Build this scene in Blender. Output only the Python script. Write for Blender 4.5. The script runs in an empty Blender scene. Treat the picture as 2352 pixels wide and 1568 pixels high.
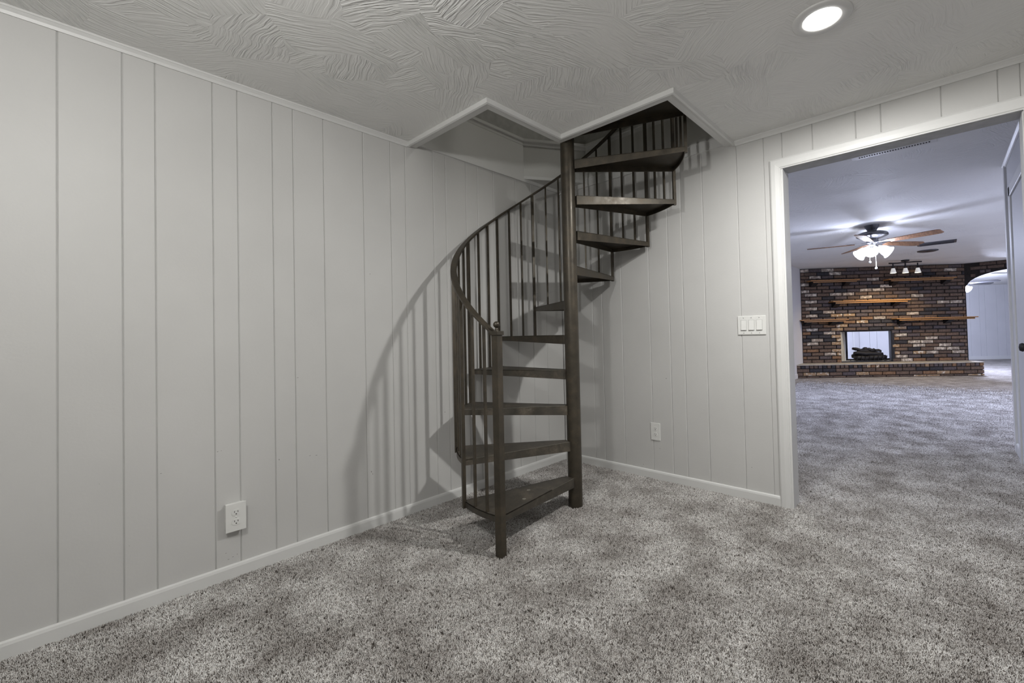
import bpy, bmesh, math, random
from mathutils import Vector, Matrix
random.seed(7)
PI = math.pi
S = bpy.context.scene
COL = S.collection

# ------------------------------------------------------------------ camera
def cam_matrix(loc, yaw, pitch, roll):
    F = Vector((math.cos(pitch)*math.cos(yaw), math.cos(pitch)*math.sin(yaw), math.sin(pitch)))
    r = Vector((math.sin(yaw), -math.cos(yaw), 0)); u = r.cross(F)
    c, s = math.cos(roll), math.sin(roll)
    R2 = c*r + s*u; U2 = -s*r + c*u
    m = Matrix((R2, U2, -F)).transposed().to_4x4(); m.translation = loc
    return m
cam = bpy.data.objects.new('camera', bpy.data.cameras.new('camera')); COL.objects.link(cam)
cam.matrix_world = cam_matrix(Vector((-2.8954, -2.4856, 1.0846)), 0.715, 0.02, -0.0238)
cam.data.sensor_width = 36; cam.data.lens = 1010.2486/2352*36
cam.data.shift_x = (1176-1286.6226)/2352; cam.data.shift_y = (746.0884-784)/2352
cam.data.clip_start = .02; cam.data.clip_end = 100
S.camera = cam
# ------------------------------------------------------------------ world, exposure
w = bpy.data.worlds.new('world'); S.world = w; w.use_nodes = True
w.node_tree.nodes['Background'].inputs[0].default_value = (.5, .52, .55, 1)
w.node_tree.nodes['Background'].inputs[1].default_value = .3
S.view_settings.view_transform = 'Standard'; S.view_settings.look = 'None'
S.view_settings.gamma = 1; S.view_settings.use_curve_mapping = False
S.view_settings.exposure = 0.45
S.cycles.max_bounces = 10; S.cycles.diffuse_bounces = 6
S.cycles.use_denoising = True
S.cycles.sample_clamp_indirect = 4
# ------------------------------------------------------------------ lights of the rooms, with added fills
NEAR = (1.0, .99, .96); FAR = (.67, .735, 1.0); WARM = (1.0, .80, .52)
def lamp(name, loc, power, color, radius=.05, kind='POINT', spot=None, aim=None, blend=.6):
    d = bpy.data.lights.new(name, kind); d.energy = power; d.color = color; d.shadow_soft_size = radius
    if kind == 'SPOT': d.spot_size = spot; d.spot_blend = blend
    o = bpy.data.objects.new(name, d); COL.objects.link(o); o.location = loc
    if aim is not None:
        o.rotation_euler = (Vector(aim)-Vector(loc)).to_track_quat('-Z', 'Y').to_euler()
    return o
def area(name, loc, power, color, size):
    d = bpy.data.lights.new(name, 'AREA'); d.energy = power; d.color = color; d.shape = 'DISK'; d.size = size
    o = bpy.data.objects.new(name, d); COL.objects.link(o); o.location = loc
    return o
CAN = (-.915, -2.165)
area('can_lamp', (CAN[0], CAN[1], 2.268), 26, NEAR, .10)
lamp('unseen_near_light', (-3.0, -1.58, 2.03), 29, NEAR, .05)  # hanging lamp inferred from the stair shadows on the right wall
lamp('unseen_near_light', (-4.0, -3.6, 2.0), 8, NEAR, .1)  # added fill light for the near room, no fixture known there
FAN1 = (4.22, -1.82); FAN2 = (11.05, -2.82)
AMB = area('hall_fill_light', (5.0, -5.2, 2.38), 190, FAR, .5)  # added fill that brightens the far carpet and lower walls
area('hall_fill_light', (1.6, -.9, 2.38), 12, FAR, .2)  # small added fill past the doorway, no fixture there
area('upper_fill_light', (.5, -2.7, 4.7), 14, (1, .98, .92), .6)  # added light for the shaft and upper walls, source unseen

# ------------------------------------------------------------------ materials
def newmat(name):
    m = bpy.data.materials.new(name); m.use_nodes = True
    nt = m.node_tree; b = nt.nodes['Principled BSDF']
    return m, nt, b
def N(nt, t, **kw):
    n = nt.nodes.new(t)
    for k, v in kw.items():
        if k.startswith('i_'): n.inputs[k[2:].replace('_', ' ')].default_value = v
        else: setattr(n, k, v)
    return n
def rgb(r, g, b):
    f = lambda c: ((c/255+.055)/1.055)**2.4 if c > 10 else c/255/12.92
    return (f(r), f(g), f(b), 1)
def ramp(nt, fac, stops):
    n = nt.nodes.new('ShaderNodeValToRGB'); cr = n.color_ramp
    while len(cr.elements) < len(stops): cr.elements.new(.5)
    for e, (p, c) in zip(cr.elements, stops): e.position = p; e.color = c
    nt.links.new(fac, n.inputs[0]); return n
def paint(name, col, rough=.55, var=.03, scale=3.0, bump=.05, bscale=120):
    m, nt, b = newmat(name); b.inputs['Roughness'].default_value = rough
    tc = N(nt, 'ShaderNodeTexCoord'); g = N(nt, 'ShaderNodeNewGeometry')
    n1 = N(nt, 'ShaderNodeTexNoise'); n1.inputs['Scale'].default_value = scale; n1.inputs['Detail'].default_value = 4
    nt.links.new(g.outputs['Position'], n1.inputs['Vector'])
    a = tuple(max(0, c*(1-var)) for c in col[:3])+(1,); c2 = tuple(c*(1+var) for c in col[:3])+(1,)
    r = ramp(nt, n1.outputs[0], [(.3, a), (.7, c2)]); nt.links.new(r.outputs[0], b.inputs['Base Color'])
    if bump:
        n2 = N(nt, 'ShaderNodeTexNoise'); n2.inputs['Scale'].default_value = bscale; n2.inputs['Detail'].default_value = 3
        nt.links.new(g.outputs['Position'], n2.inputs['Vector'])
        bp = N(nt, 'ShaderNodeBump'); bp.inputs['Strength'].default_value = bump; bp.inputs['Distance'].default_value = .004
        nt.links.new(n2.outputs[0], bp.inputs['Height']); nt.links.new(bp.outputs[0], b.inputs['Normal'])
    return m
WALLC = (.56, .556, .545)
M = {}
M['wall'] = paint('panel_paint', WALLC, .5, .035, 2.2, .08, 90)
M['trim'] = paint('trim_paint', (.68, .68, .67), .38, .02, 5, .03, 60)
M['plate'] = paint('white_plastic', (.72, .72, .70), .3, .01, 5, 0)
M['shaft'] = paint('shaft_paint', (.60, .60, .58), .6, .02, 3, .05)
M['olive'] = paint('upper_room_paint', (.27, .26, .155), .7, .05, 3, .05)
M['farwall'] = paint('far_wall_paint', (.62, .62, .63), .55, .02, 3, .05)
M['dark_slot'] = paint('dark_slot', (.02, .017, .015), .7, 0, 3, 0)
M['black_iron'] = paint('black_iron', (.008, .0075, .009), .6, .2, 30, .4, 60)
M['cream'] = paint('firebox_cement', (.50, .47, .38), .8, .12, 9, .3, 40)
M['slab'] = paint('hearth_mortar', (.42, .38, .31), .85, .2, 12, .6, 60)
M['mortar'] = paint('dark_mortar', (.018, .015, .013), .95, .3, 30, .5, 80)
M['gap'] = paint('groove_paint', (.44, .44, .43), .6, .1, 20, 0)

def metal(name):
    m, nt, b = newmat(name); b.inputs['Roughness'].default_value = .4; b.inputs['Metallic'].default_value = .45
    g = N(nt, 'ShaderNodeNewGeometry')
    n1 = N(nt, 'ShaderNodeTexNoise'); n1.inputs['Scale'].default_value = 14; n1.inputs['Detail'].default_value = 7; n1.inputs['Roughness'].default_value = .7
    nt.links.new(g.outputs['Position'], n1.inputs['Vector'])
    r = ramp(nt, n1.outputs[0], [(.30, (.047, .040, .031, 1)), (.5, (.066, .056, .042, 1)), (.72, (.10, .080, .056, 1))])
    nt.links.new(r.outputs[0], b.inputs['Base Color'])
    r2 = ramp(nt, n1.outputs[0], [(.3, (.30,)*3+(1,)), (.7, (.52,)*3+(1,))]); nt.links.new(r2.outputs[0], b.inputs['Roughness'])
    bp = N(nt, 'ShaderNodeBump'); bp.inputs['Strength'].default_value = .12; bp.inputs['Distance'].default_value = .003
    nt.links.new(n1.outputs[0], bp.inputs['Height']); nt.links.new(bp.outputs[0], b.inputs['Normal'])
    return m
M['steel'] = metal('dark_bronze_steel')
def metal_tread():
    m, nt, b = newmat('worn_tread_steel'); b.inputs['Metallic'].default_value = .35
    g = N(nt, 'ShaderNodeNewGeometry')
    n1 = N(nt, 'ShaderNodeTexNoise'); n1.inputs['Scale'].default_value = 9; n1.inputs['Detail'].default_value = 8; n1.inputs['Roughness'].default_value = .75
    nt.links.new(g.outputs['Position'], n1.inputs['Vector'])
    r = ramp(nt, n1.outputs[0], [(.35, (.055, .050, .042, 1)), (.52, (.08, .070, .056, 1)), (.64, (.13, .11, .085, 1)), (.74, (.25, .24, .21, 1))])
    nt.links.new(r.outputs[0], b.inputs['Base Color']); b.inputs['Roughness'].default_value = .5
    return m
M['tread'] = metal_tread()

def ceiling_mat():
    m, nt, b = newmat('swirl_ceiling'); b.inputs['Roughness'].default_value = .6
    g = N(nt, 'ShaderNodeNewGeometry')
    v = N(nt, 'ShaderNodeTexVoronoi'); v.inputs['Scale'].default_value = 5
    wn = N(nt, 'ShaderNodeTexNoise'); wn.inputs['Scale'].default_value = 3.5
    nt.links.new(g.outputs['Position'], wn.inputs['Vector'])
    mx = N(nt, 'ShaderNodeVectorMath', operation='MULTIPLY_ADD'); mx.inputs[1].default_value = (.10, .10, .0)
    nt.links.new(wn.outputs['Color'], mx.inputs[0]); nt.links.new(g.outputs['Position'], mx.inputs[2])
    nt.links.new(mx.outputs[0], v.inputs['Vector'])
    sp = N(nt, 'ShaderNodeSeparateColor'); nt.links.new(v.outputs['Color'], sp.inputs[0])
    an = N(nt, 'ShaderNodeMath', operation='MULTIPLY'); an.inputs[1].default_value = 6.283; nt.links.new(sp.outputs[0], an.inputs[0])
    rot = N(nt, 'ShaderNodeVectorRotate', rotation_type='Z_AXIS'); nt.links.new(mx.outputs[0], rot.inputs['Vector']); nt.links.new(v.outputs['Position'], rot.inputs['Center']); nt.links.new(an.outputs[0], rot.inputs['Angle'])
    sc = N(nt, 'ShaderNodeVectorMath', operation='MULTIPLY'); sc.inputs[1].default_value = (7, 105, 1); nt.links.new(rot.outputs[0], sc.inputs[0])
    n1 = N(nt, 'ShaderNodeTexNoise'); n1.inputs['Scale'].default_value = 1; n1.inputs['Detail'].default_value = 2.5; n1.inputs['Distortion'].default_value = .35
    nt.links.new(sc.outputs[0], n1.inputs['Vector'])
    r = ramp(nt, n1.outputs[0], [(.42, (0, 0, 0, 1)), (.62, (1, 1, 1, 1))])
    n2 = N(nt, 'ShaderNodeTexNoise'); n2.inputs['Scale'].default_value = 2.2; nt.links.new(g.outputs['Position'], n2.inputs['Vector'])
    r2 = ramp(nt, n2.outputs[0], [(.38, (.15,)*3+(1,)), (.62, (1, 1, 1, 1))])
    mu = N(nt, 'ShaderNodeMath', operation='MULTIPLY'); nt.links.new(r.outputs[0], mu.inputs[0]); nt.links.new(r2.outputs[0], mu.inputs[1])
    bp = N(nt, 'ShaderNodeBump'); bp.inputs['Strength'].default_value = .75; bp.inputs['Distance'].default_value = .005
    nt.links.new(mu.outputs[0], bp.inputs['Height']); nt.links.new(bp.outputs[0], b.inputs['Normal'])
    b.inputs['Base Color'].default_value = (.80, .80, .785, 1)
    return m
M['ceiling'] = ceiling_mat()

def carpet_mat():
    m, nt, b = newmat('speckled_carpet'); b.inputs['Roughness'].default_value = 1; b.inputs['Specular IOR Level'].default_value = .1
    g = N(nt, 'ShaderNodeNewGeometry')
    n1 = N(nt, 'ShaderNodeTexNoise'); n1.inputs['Scale'].default_value = 70; n1.inputs['Detail'].default_value = 4; n1.inputs['Roughness'].default_value = .95
    n2 = N(nt, 'ShaderNodeTexNoise'); n2.inputs['Scale'].default_value = 4.5; n2.inputs['Detail'].default_value = 5; n2.inputs['Roughness'].default_value = .6
    for n in (n1, n2): nt.links.new(g.outputs['Position'], n.inputs['Vector'])
    r1 = ramp(nt, n1.outputs[0], [(.36, (.075, .066, .060, 1)), (.46, (.24, .222, .208, 1)), (.54, (.45, .43, .41, 1)), (.64, (.72, .70, .685, 1))])
    r2 = ramp(nt, n2.outputs[0], [(.33, (.62, .60, .58, 1)), (.66, (1.18, 1.18, 1.18, 1))])
    mu = N(nt, 'ShaderNodeMix', data_type='RGBA', blend_type='MULTIPLY'); mu.inputs[0].default_value = 1
    nt.links.new(r1.outputs[0], mu.inputs[6]); nt.links.new(r2.outputs[0], mu.inputs[7]); nt.links.new(mu.outputs[2], b.inputs['Base Color'])
    bp = N(nt, 'ShaderNodeBump'); bp.inputs['Strength'].default_value = .6; bp.inputs['Distance'].default_value = .008
    nt.links.new(n1.outputs[0], bp.inputs['Height']); nt.links.new(bp.outputs[0], b.inputs['Normal'])
    return m
M['carpet'] = carpet_mat()

def wood(name, c1, c2, rough=.45):
    m, nt, b = newmat(name); b.inputs['Roughness'].default_value = rough
    tc = N(nt, 'ShaderNodeTexCoord'); mp = N(nt, 'ShaderNodeMapping'); mp.inputs['Scale'].default_value = (3, 30, 30)
    nt.links.new(tc.outputs['Object'], mp.inputs[0])
    n1 = N(nt, 'ShaderNodeTexNoise'); n1.inputs['Scale'].default_value = 2; n1.inputs['Detail'].default_value = 6
    nt.links.new(mp.outputs[0], n1.inputs['Vector'])
    r = ramp(nt, n1.outputs[0], [(.35, c1), (.65, c2)]); nt.links.new(r.outputs[0], b.inputs['Base Color'])
    return m
M['oak'] = wood('oak_shelf', (.34, .165, .048, 1), (.46, .235, .075, 1))
M['blade'] = wood('walnut_blade', (.13, .065, .035, 1), (.26, .14, .075, 1))
M['pewter'] = paint('pewter', (.10, .10, .11), .3, .1, 20, 0)
M['pewter'].node_tree.nodes['Principled BSDF'].inputs['Metallic'].default_value = .6

def brick_mat(name, cols, white=0.0):
    m, nt, b = newmat(name); b.inputs['Roughness'].default_value = .9
    g = N(nt, 'ShaderNodeNewGeometry')
    n1 = N(nt, 'ShaderNodeTexNoise'); n1.inputs['Scale'].default_value = 28; n1.inputs['Detail'].default_value = 6; n1.inputs['Roughness'].default_value = .7
    nt.links.new(g.outputs['Position'], n1.inputs['Vector'])
    st = [(.35, cols[0]+(1,)), (.62, cols[1]+(1,))]
    r = ramp(nt, n1.outputs[0], st); out = r.outputs[0]
    if white:
        n2 = N(nt, 'ShaderNodeTexNoise'); n2.inputs['Scale'].default_value = 17; n2.inputs['Detail'].default_value = 6
        nt.links.new(g.outputs['Position'], n2.inputs['Vector'])
        r2 = ramp(nt, n2.outputs[0], [(.60-white*.25, (0, 0, 0, 1)), (.70-white*.2, (1, 1, 1, 1))])
        mx = N(nt, 'ShaderNodeMix', data_type='RGBA'); nt.links.new(r2.outputs[0], mx.inputs[0]); nt.links.new(out, mx.inputs[6]); mx.inputs[7].default_value = (.62, .56, .47, 1)
        out = mx.outputs[2]
    nt.links.new(out, b.inputs['Base Color'])
    bp = N(nt, 'ShaderNodeBump'); bp.inputs['Strength'].default_value = .6; bp.inputs['Distance'].default_value = .01
    nt.links.new(n1.outputs[0], bp.inputs['Height']); nt.links.new(bp.outputs[0], b.inputs['Normal'])
    return m
BR = [brick_mat('brick_brown', ((.090, .060, .043), (.165, .112, .080))),
      brick_mat('brick_umber', ((.066, .046, .036), (.125, .088, .068))),
      brick_mat('brick_plum', ((.062, .050, .050), (.115, .093, .092))),
      brick_mat('brick_orange', ((.14, .078, .040), (.25, .145, .080))),
      brick_mat('brick_charcoal', ((.022, .021, .024), (.045, .043, .048))),
      brick_mat('brick_whitewashed', ((.20, .16, .13), (.36, .31, .26)), .5),
      brick_mat('brick_tan', ((.24, .15, .08), (.38, .26, .15)), .3)]
BROWN, UMBER, PLUM, ORANGE, CHAR, WHITE, TAN = range(7)

def emis(name, col, strength):
    m, nt, b = newmat(name); b.inputs['Base Color'].default_value = (.8, .8, .8, 1)
    b.inputs['Emission Color'].default_value = col+(1,); b.inputs['Emission Strength'].default_value = strength
    return m
M['lens'] = emis('lit_lens', (1, .98, .94), 9)
M['shade_lit'] = emis('lit_glass_shade', (.86, .9, 1), 6)
M['track_glow'] = emis('track_bulb', (1, .93, .66), 3)
M['frost'] = emis('frosted_glass', (1, .95, .8), .22)

# ------------------------------------------------------------------ mesh helpers
class MB:
    def __init__(s): s.v = []; s.f = []; s.mi = []; s.sm = []
    def add(s, v, f, mi=0, smooth=False):
        o = len(s.v); s.v += [tuple(p) for p in v]
        for q in f: s.f.append([o+i for i in q]); s.mi.append(mi); s.sm.append(smooth)
    def box(s, a, b, mi=0, mat=None):
        x0, y0, z0 = a; x1, y1, z1 = b
        v = [(x0,y0,z0),(x1,y0,z0),(x1,y1,z0),(x0,y1,z0),(x0,y0,z1),(x1,y0,z1),(x1,y1,z1),(x0,y1,z1)]
        if mat is not None: v = [tuple(mat @ Vector(p)) for p in v]
        s.add(v, [(0,3,2,1),(4,5,6,7),(0,1,5,4),(1,2,6,5),(2,3,7,6),(3,0,4,7)], mi)
    def prism(s, pts, z0, z1, mi=0, mat=None):
        n = len(pts); v = [(p[0],p[1],z0) for p in pts]+[(p[0],p[1],z1) for p in pts]
        if mat is not None: v = [tuple(mat @ Vector(p)) for p in v]
        s.add(v, [tuple(reversed(range(n))), tuple(range(n, 2*n))]+[(i,(i+1)%n,n+(i+1)%n,n+i) for i in range(n)], mi)
    def sweep(s, path, prof, frames, closed=True, mi=0, smooth=False, caps=True):
        # path: list of points, frames: list of (a,b) axes ; prof: list of (p,q)
        n = len(prof); v = []
        for P, (A, B) in zip(path, frames):
            for p, q in prof: v.append(P+A*p+B*q)
        f = []
        for i in range(len(path)-1):
            for j in range(n if closed else n-1):
                k = (j+1) % n; f.append((i*n+j, i*n+k, (i+1)*n+k, (i+1)*n+j))
        if caps and closed: f.append(tuple(reversed(range(n)))); f.append(tuple((len(path)-1)*n+j for j in range(n)))
        s.add(v, f, mi, smooth)
    def tube(s, a, b, r0, r1=None, n=12, mi=0, smooth=True):
        a = Vector(a); b = Vector(b); r1 = r0 if r1 is None else r1
        d = (b-a).normalized(); A = d.orthogonal().normalized(); B = d.cross(A)
        v = []
        for P, r in ((a, r0), (b, r1)):
            for j in range(n):
                t = 2*PI*j/n; v.append(P+A*(r*math.cos(t))+B*(r*math.sin(t)))
        s.add(v, [(j,(j+1)%n,n+(j+1)%n,n+j) for j in range(n)], mi, smooth)
        s.add(v[:n], [tuple(reversed(range(n)))], mi); s.add(v[n:], [tuple(range(n))], mi)
    def lathe(s, c, prof, n=24, mi=0, smooth=True, axis=None):
        c = Vector(c); ax = Vector(axis or (0,0,1)).normalized(); A = ax.orthogonal().normalized(); B = ax.cross(A)
        v = []
        for r, z in prof:
            for j in range(n):
                t = 2*PI*j/n; v.append(c+ax*z+A*(r*math.cos(t))+B*(r*math.sin(t)))
        f = []
        for i in range(len(prof)-1):
            for j in range(n): k = (j+1)%n; f.append((i*n+j, i*n+k, (i+1)*n+k, (i+1)*n+j))
        s.add(v, f, mi, smooth)
    def mesh(s, name, mats):
        me = bpy.data.meshes.new(name); me.from_pydata(s.v, [], s.f)
        for m in (mats if isinstance(mats, (list, tuple)) else [mats]): me.materials.append(m)
        me.polygons.foreach_set('material_index', s.mi); me.polygons.foreach_set('use_smooth', s.sm)
        me.update(); return me
    def build(s, name, mats, parent=None, **tags):
        o = bpy.data.objects.new(name, s.mesh(name, mats)); COL.objects.link(o)
        if parent is not None: setp(o, parent)
        for k, v in tags.items(): o[k] = v
        return o
def setp(o, parent):
    o.parent = parent; o.matrix_parent_inverse = world_of(parent).inverted()
def world_of(o):
    return world_of(o.parent) @ o.matrix_parent_inverse @ o.matrix_basis if o.parent else o.matrix_basis.copy()
def thing(name, label, cat, loc, group=None):
    o = bpy.data.objects.new(name, None); COL.objects.link(o); o.location = loc; o.empty_display_size = .1
    o['label'] = label; o['category'] = cat
    if group: o['group'] = group
    return o
def bevel(o, w, seg=1):
    m = o.modifiers.new('b', 'BEVEL'); m.width = w; m.segments = seg; m.limit_method = 'ANGLE'; m.angle_limit = math.radians(40); return o
def chambox(mb, a, b, axis, c):
    """box whose front face (towards -axis side) is chamfered: axis 'y-' or 'x-'"""
    x0,y0,z0 = a; x1,y1,z1 = b
    if axis == 'y-':
        v = [(x0,y1,z0),(x1,y1,z0),(x1,y1,z1),(x0,y1,z1),(x0,y0+c,z0),(x1,y0+c,z0),(x1,y0+c,z1),(x0,y0+c,z1),(x0+c,y0,z0),(x1-c,y0,z0),(x1-c,y0,z1),(x0+c,y0,z1)]
    else:
        v = [(x1,y1,z0),(x1,y0,z0),(x1,y0,z1),(x1,y1,z1),(x0+c,y1,z0),(x0+c,y0,z0),(x0+c,y0,z1),(x0+c,y1,z1),(x0,y1-c,z0),(x0,y0+c,z0),(x0,y0+c,z1),(x0,y1-c,z1)]
    f = [(0,1,2,3),(0,4,5,1),(1,5,6,2),(2,6,7,3),(3,7,4,0),(4,8,9,5),(5,9,10,6),(6,10,11,7),(7,11,8,4),(8,11,10,9)]
    mb.add(v, f)

H = 2.30; H2 = 2.42; H3 = 2.26; TOP = 2.62
# ------------------------------------------------------------------ floor and ceilings
b = MB(); b.box((-5.2, -7.6, -.1), (19, 1.2, 0)); b.build('floor', M['carpet'], kind='structure')
def pile():
    m, nt, b = newmat('carpet_yarn'); b.inputs['Roughness'].default_value = 1; b.inputs['Specular IOR Level'].default_value = .05
    oi = N(nt, 'ShaderNodeObjectInfo'); g = N(nt, 'ShaderNodeNewGeometry')
    ad = N(nt, 'ShaderNodeMath', operation='ADD'); fr_ = N(nt, 'ShaderNodeMath', operation='FRACT')
    nt.links.new(oi.outputs['Random'], ad.inputs[0]); nt.links.new(g.outputs['Random Per Island'], ad.inputs[1]); nt.links.new(ad.outputs[0], fr_.inputs[0])
    r1 = ramp(nt, fr_.outputs[0], [(0, (.075, .064, .057, 1)), (.20, (.23, .205, .185, 1)), (.40, (.64, .61, .585, 1)), (.60, (.93, .915, .90, 1)), (1, (.99, .985, .975, 1))])
    n2 = N(nt, 'ShaderNodeTexNoise'); n2.inputs['Scale'].default_value = 4.5; n2.inputs['Detail'].default_value = 5; n2.inputs['Roughness'].default_value = .6
    nt.links.new(g.outputs['Position'], n2.inputs['Vector'])
    r2 = ramp(nt, n2.outputs[0], [(.36, (.62, .60, .585, 1)), (.62, (1.0, 1.0, 1.0, 1))])
    mu = N(nt, 'ShaderNodeMix', data_type='RGBA', blend_type='MULTIPLY'); mu.inputs[0].default_value = 1
    nt.links.new(r1.outputs[0], mu.inputs[6]); nt.links.new(r2.outputs[0], mu.inputs[7]); nt.links.new(mu.outputs[2], b.inputs['Base Color'])
    me = bpy.data.meshes.new('carpet_pile')
    poly = [(-3.7, -.014), (-3.7, -1.3), (-2.6, -3.2), (0, -3.2), (0, -2.79), (.12, -2.79), (.12, -2.92), (2.42, -2.92), (2.5, -3.7), (7.4, -3.7), (7.4, -.3), (.8, -.3), (.12, -1.0), (.12, -1.79), (0, -1.79), (-.014, -1.71), (-.014, -.014)]
    bm = bmesh.new(); bm.faces.new([bm.verts.new((x, y, .001)) for x, y in poly])
    bmesh.ops.triangulate(bm, faces=bm.faces[:]); bmesh.ops.subdivide_edges(bm, edges=bm.edges[:], cuts=18, use_grid_fill=True); bm.to_mesh(me); bm.free()
    o = bpy.data.objects.new('carpet_pile', me); COL.objects.link(o)
    o['kind'] = 'stuff'; o['label'] = 'speckled grey and brown carpet pile covering the floor'; o['category'] = 'carpet'
    t = bpy.data.node_groups.new('pile', 'GeometryNodeTree')
    t.interface.new_socket('Geometry', in_out='INPUT', socket_type='NodeSocketGeometry'); t.interface.new_socket('Geometry', in_out='OUTPUT', socket_type='NodeSocketGeometry')
    gi = t.nodes.new('NodeGroupInput'); go = t.nodes.new('NodeGroupOutput')
    di = t.nodes.new('GeometryNodeDistributePointsOnFaces'); 
    ps = t.nodes.new('GeometryNodeInputPosition'); sx = t.nodes.new('ShaderNodeSeparateXYZ'); mr = t.nodes.new('ShaderNodeMapRange')
    mr.inputs['From Min'].default_value = .5; mr.inputs['From Max'].default_value = 7.2; mr.inputs['To Min'].default_value = 15000; mr.inputs['To Max'].default_value = 0
    t.links.new(ps.outputs[0], sx.inputs[0]); t.links.new(sx.outputs[0], mr.inputs['Value'])
    di2 = 0
    t.links.new(mr.outputs[0], di.inputs['Density'])
    co = t.nodes.new('GeometryNodeMeshCone'); co.inputs['Vertices'].default_value = 4; co.inputs['Radius Top'].default_value = .0006; co.inputs['Radius Bottom'].default_value = .0012; co.inputs['Depth'].default_value = .0095
    sm = t.nodes.new('GeometryNodeSetMaterial'); sm.inputs['Material'].default_value = m
    ip = t.nodes.new('GeometryNodeInstanceOnPoints'); ip1 = t.nodes.new('GeometryNodeInstanceOnPoints'); re = t.nodes.new('GeometryNodeRealizeInstances')
    gr = t.nodes.new('GeometryNodeMeshGrid'); gr.inputs['Size X'].default_value = .0085; gr.inputs['Size Y'].default_value = .0085; gr.inputs['Vertices X'].default_value = 4; gr.inputs['Vertices Y'].default_value = 4
    def rv(kind, a, b_):
        r_ = t.nodes.new('FunctionNodeRandomValue'); r_.data_type = kind; k = 0 if kind == 'FLOAT_VECTOR' else 2
        r_.inputs[k].default_value = a; r_.inputs[k+1].default_value = b_; return r_.outputs[0 if kind == 'FLOAT_VECTOR' else 1]
    L = t.links.new
    L(co.outputs['Mesh'], sm.inputs[0]); L(gr.outputs[0], ip1.inputs['Points']); L(sm.outputs[0], ip1.inputs['Instance'])
    L(rv('FLOAT_VECTOR', (-.55, -.55, 0), (.55, .55, 6.28)), ip1.inputs['Rotation']); L(rv('FLOAT', .75, 1.2), ip1.inputs['Scale'])
    L(ip1.outputs[0], re.inputs[0])
    L(gi.outputs[0], di.inputs['Mesh']); L(di.outputs['Points'], ip.inputs['Points']); L(re.outputs[0], ip.inputs['Instance'])
    L(rv('FLOAT_VECTOR', (-.12, -.12, 0), (.12, .12, 6.28)), ip.inputs['Rotation']); L(rv('FLOAT', .85, 1.15), ip.inputs['Scale']); L(ip.outputs[0], go.inputs[0])
    o.modifiers.new('pile', 'NODES').node_group = t
pile()
# near ceiling with the L-shaped stair opening (slab 2.30 .. 2.62)
XA, XB, YA, YB = -1.390, -.806, -.705, -1.448
b = MB()
b.box((-5, -4.3, H), (XA, 0, TOP)); b.box((XA, -4.3, H), (XB, YA, TOP)); b.box((XB, -4.3, H), (0, YB, TOP))
ce = b.build('ceiling', [M['ceiling'], M['shaft']], kind='structure')
for p in ce.data.polygons:
    if abs(p.normal.z) < .5: p.material_index = 1
b = MB(); b.box((.12, -7.5, H2), (10.4, -.05, H2+.2)); b.build('ceiling', M['ceiling'], kind='structure')
UU = Vector((.595, -.804, 0)); NN = Vector((.804, .595, 0))
def FP(s, n, z): return UU*s+NN*n+Vector((0, 0, z))
MF = Matrix((UU, NN, Vector((0, 0, 1)))).transposed().to_4x4()     # columns s, n, z
b = MB(); pts = [FP(4.9, 6.95, 0), FP(8.5, 6.95, 0), Vector((10.48, -2.95, 0)), Vector((10.48, -7.5, 0)), Vector((17.9, -7.5, 0)), Vector((17.9, 1.1, 0)), Vector((9.2, 1.1, 0))]
b.prism([(p.x, p.y) for p in pts], H3, H3+.3); b.build('ceiling', M['ceiling'], kind='structure')

# ------------------------------------------------------------------ near room walls, every board its own panel
b = MB(); b.box((-5, .004, -.02), (0, .12, 2.9)); wl = b.build('wall_left', M['gap'], kind='structure')
gx = [-4.95, -4.70, -4.42, -4.23, -3.96, -3.72, -3.52, -3.24, -3.08, -2.887, -2.713, -2.614, -2.42, -2.326, -2.182, -2.090, -1.943, -1.728, -1.562, -1.465, -1.267, -1.170, -1.004, -.901, -.755, -.529, -.361, -.20, 0]
ZT = 2.345
for i in range(len(gx)-1):
    m = MB(); top = ZT if gx[i] > -1.5 else 2.295
    chambox(m, (gx[i]+.0009, 0, 0), (gx[i+1]-.0009, .0115, top), 'y-', .0028); m.build('panel', M['wall'], wl)
b = MB()
b.box((.004, -1.78, -.02), (.11, .12, 2.42)); b.box((.004, -2.79, 2.05), (.11, -1.78, 2.42)); b.box((.004, -4.3, -.02), (.11, -2.79, 2.42))
b.box((.004, -4.3, 2.42), (.11, .12, 2.9))
wr = b.build('wall_right', M['gap'], kind='structure')
gy = [-4.2, -4.0, -3.8, -3.6, -3.42, -3.2, -2.98, -2.79, -2.717, -2.516, -2.272, -2.159, -1.948, -1.784, -1.678, -1.512, -1.279, -1.120, -1.012, -.853, -.610, -.424, -.328, -.17, 0]
for i in range(len(gy)-1):
    y0, y1 = gy[i], gy[i+1]; top = 2.345 if y0 > -1.52 else 2.295
    z0 = 0 if (y0 > -1.79 or y1 < -2.78) else 2.06
    if y0 < -1.78 < y1: z0 = 0
    m = MB(); chambox(m, (0, y0+.0009, z0), (.0115, y1-.0009, top), 'x-', .0028)
    m.build('panel', M['wall'], wr)
b = MB(); b.box((-5.1, -4.3, 0), (-5, .12, 2.6)); b.build('wall_back', M['wall'], kind='structure')
b = MB(); b.box((-5.1, -4.4, 0), (.12, -4.3, 2.6)); b.build('wall_front', M['wall'], kind='structure')

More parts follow.
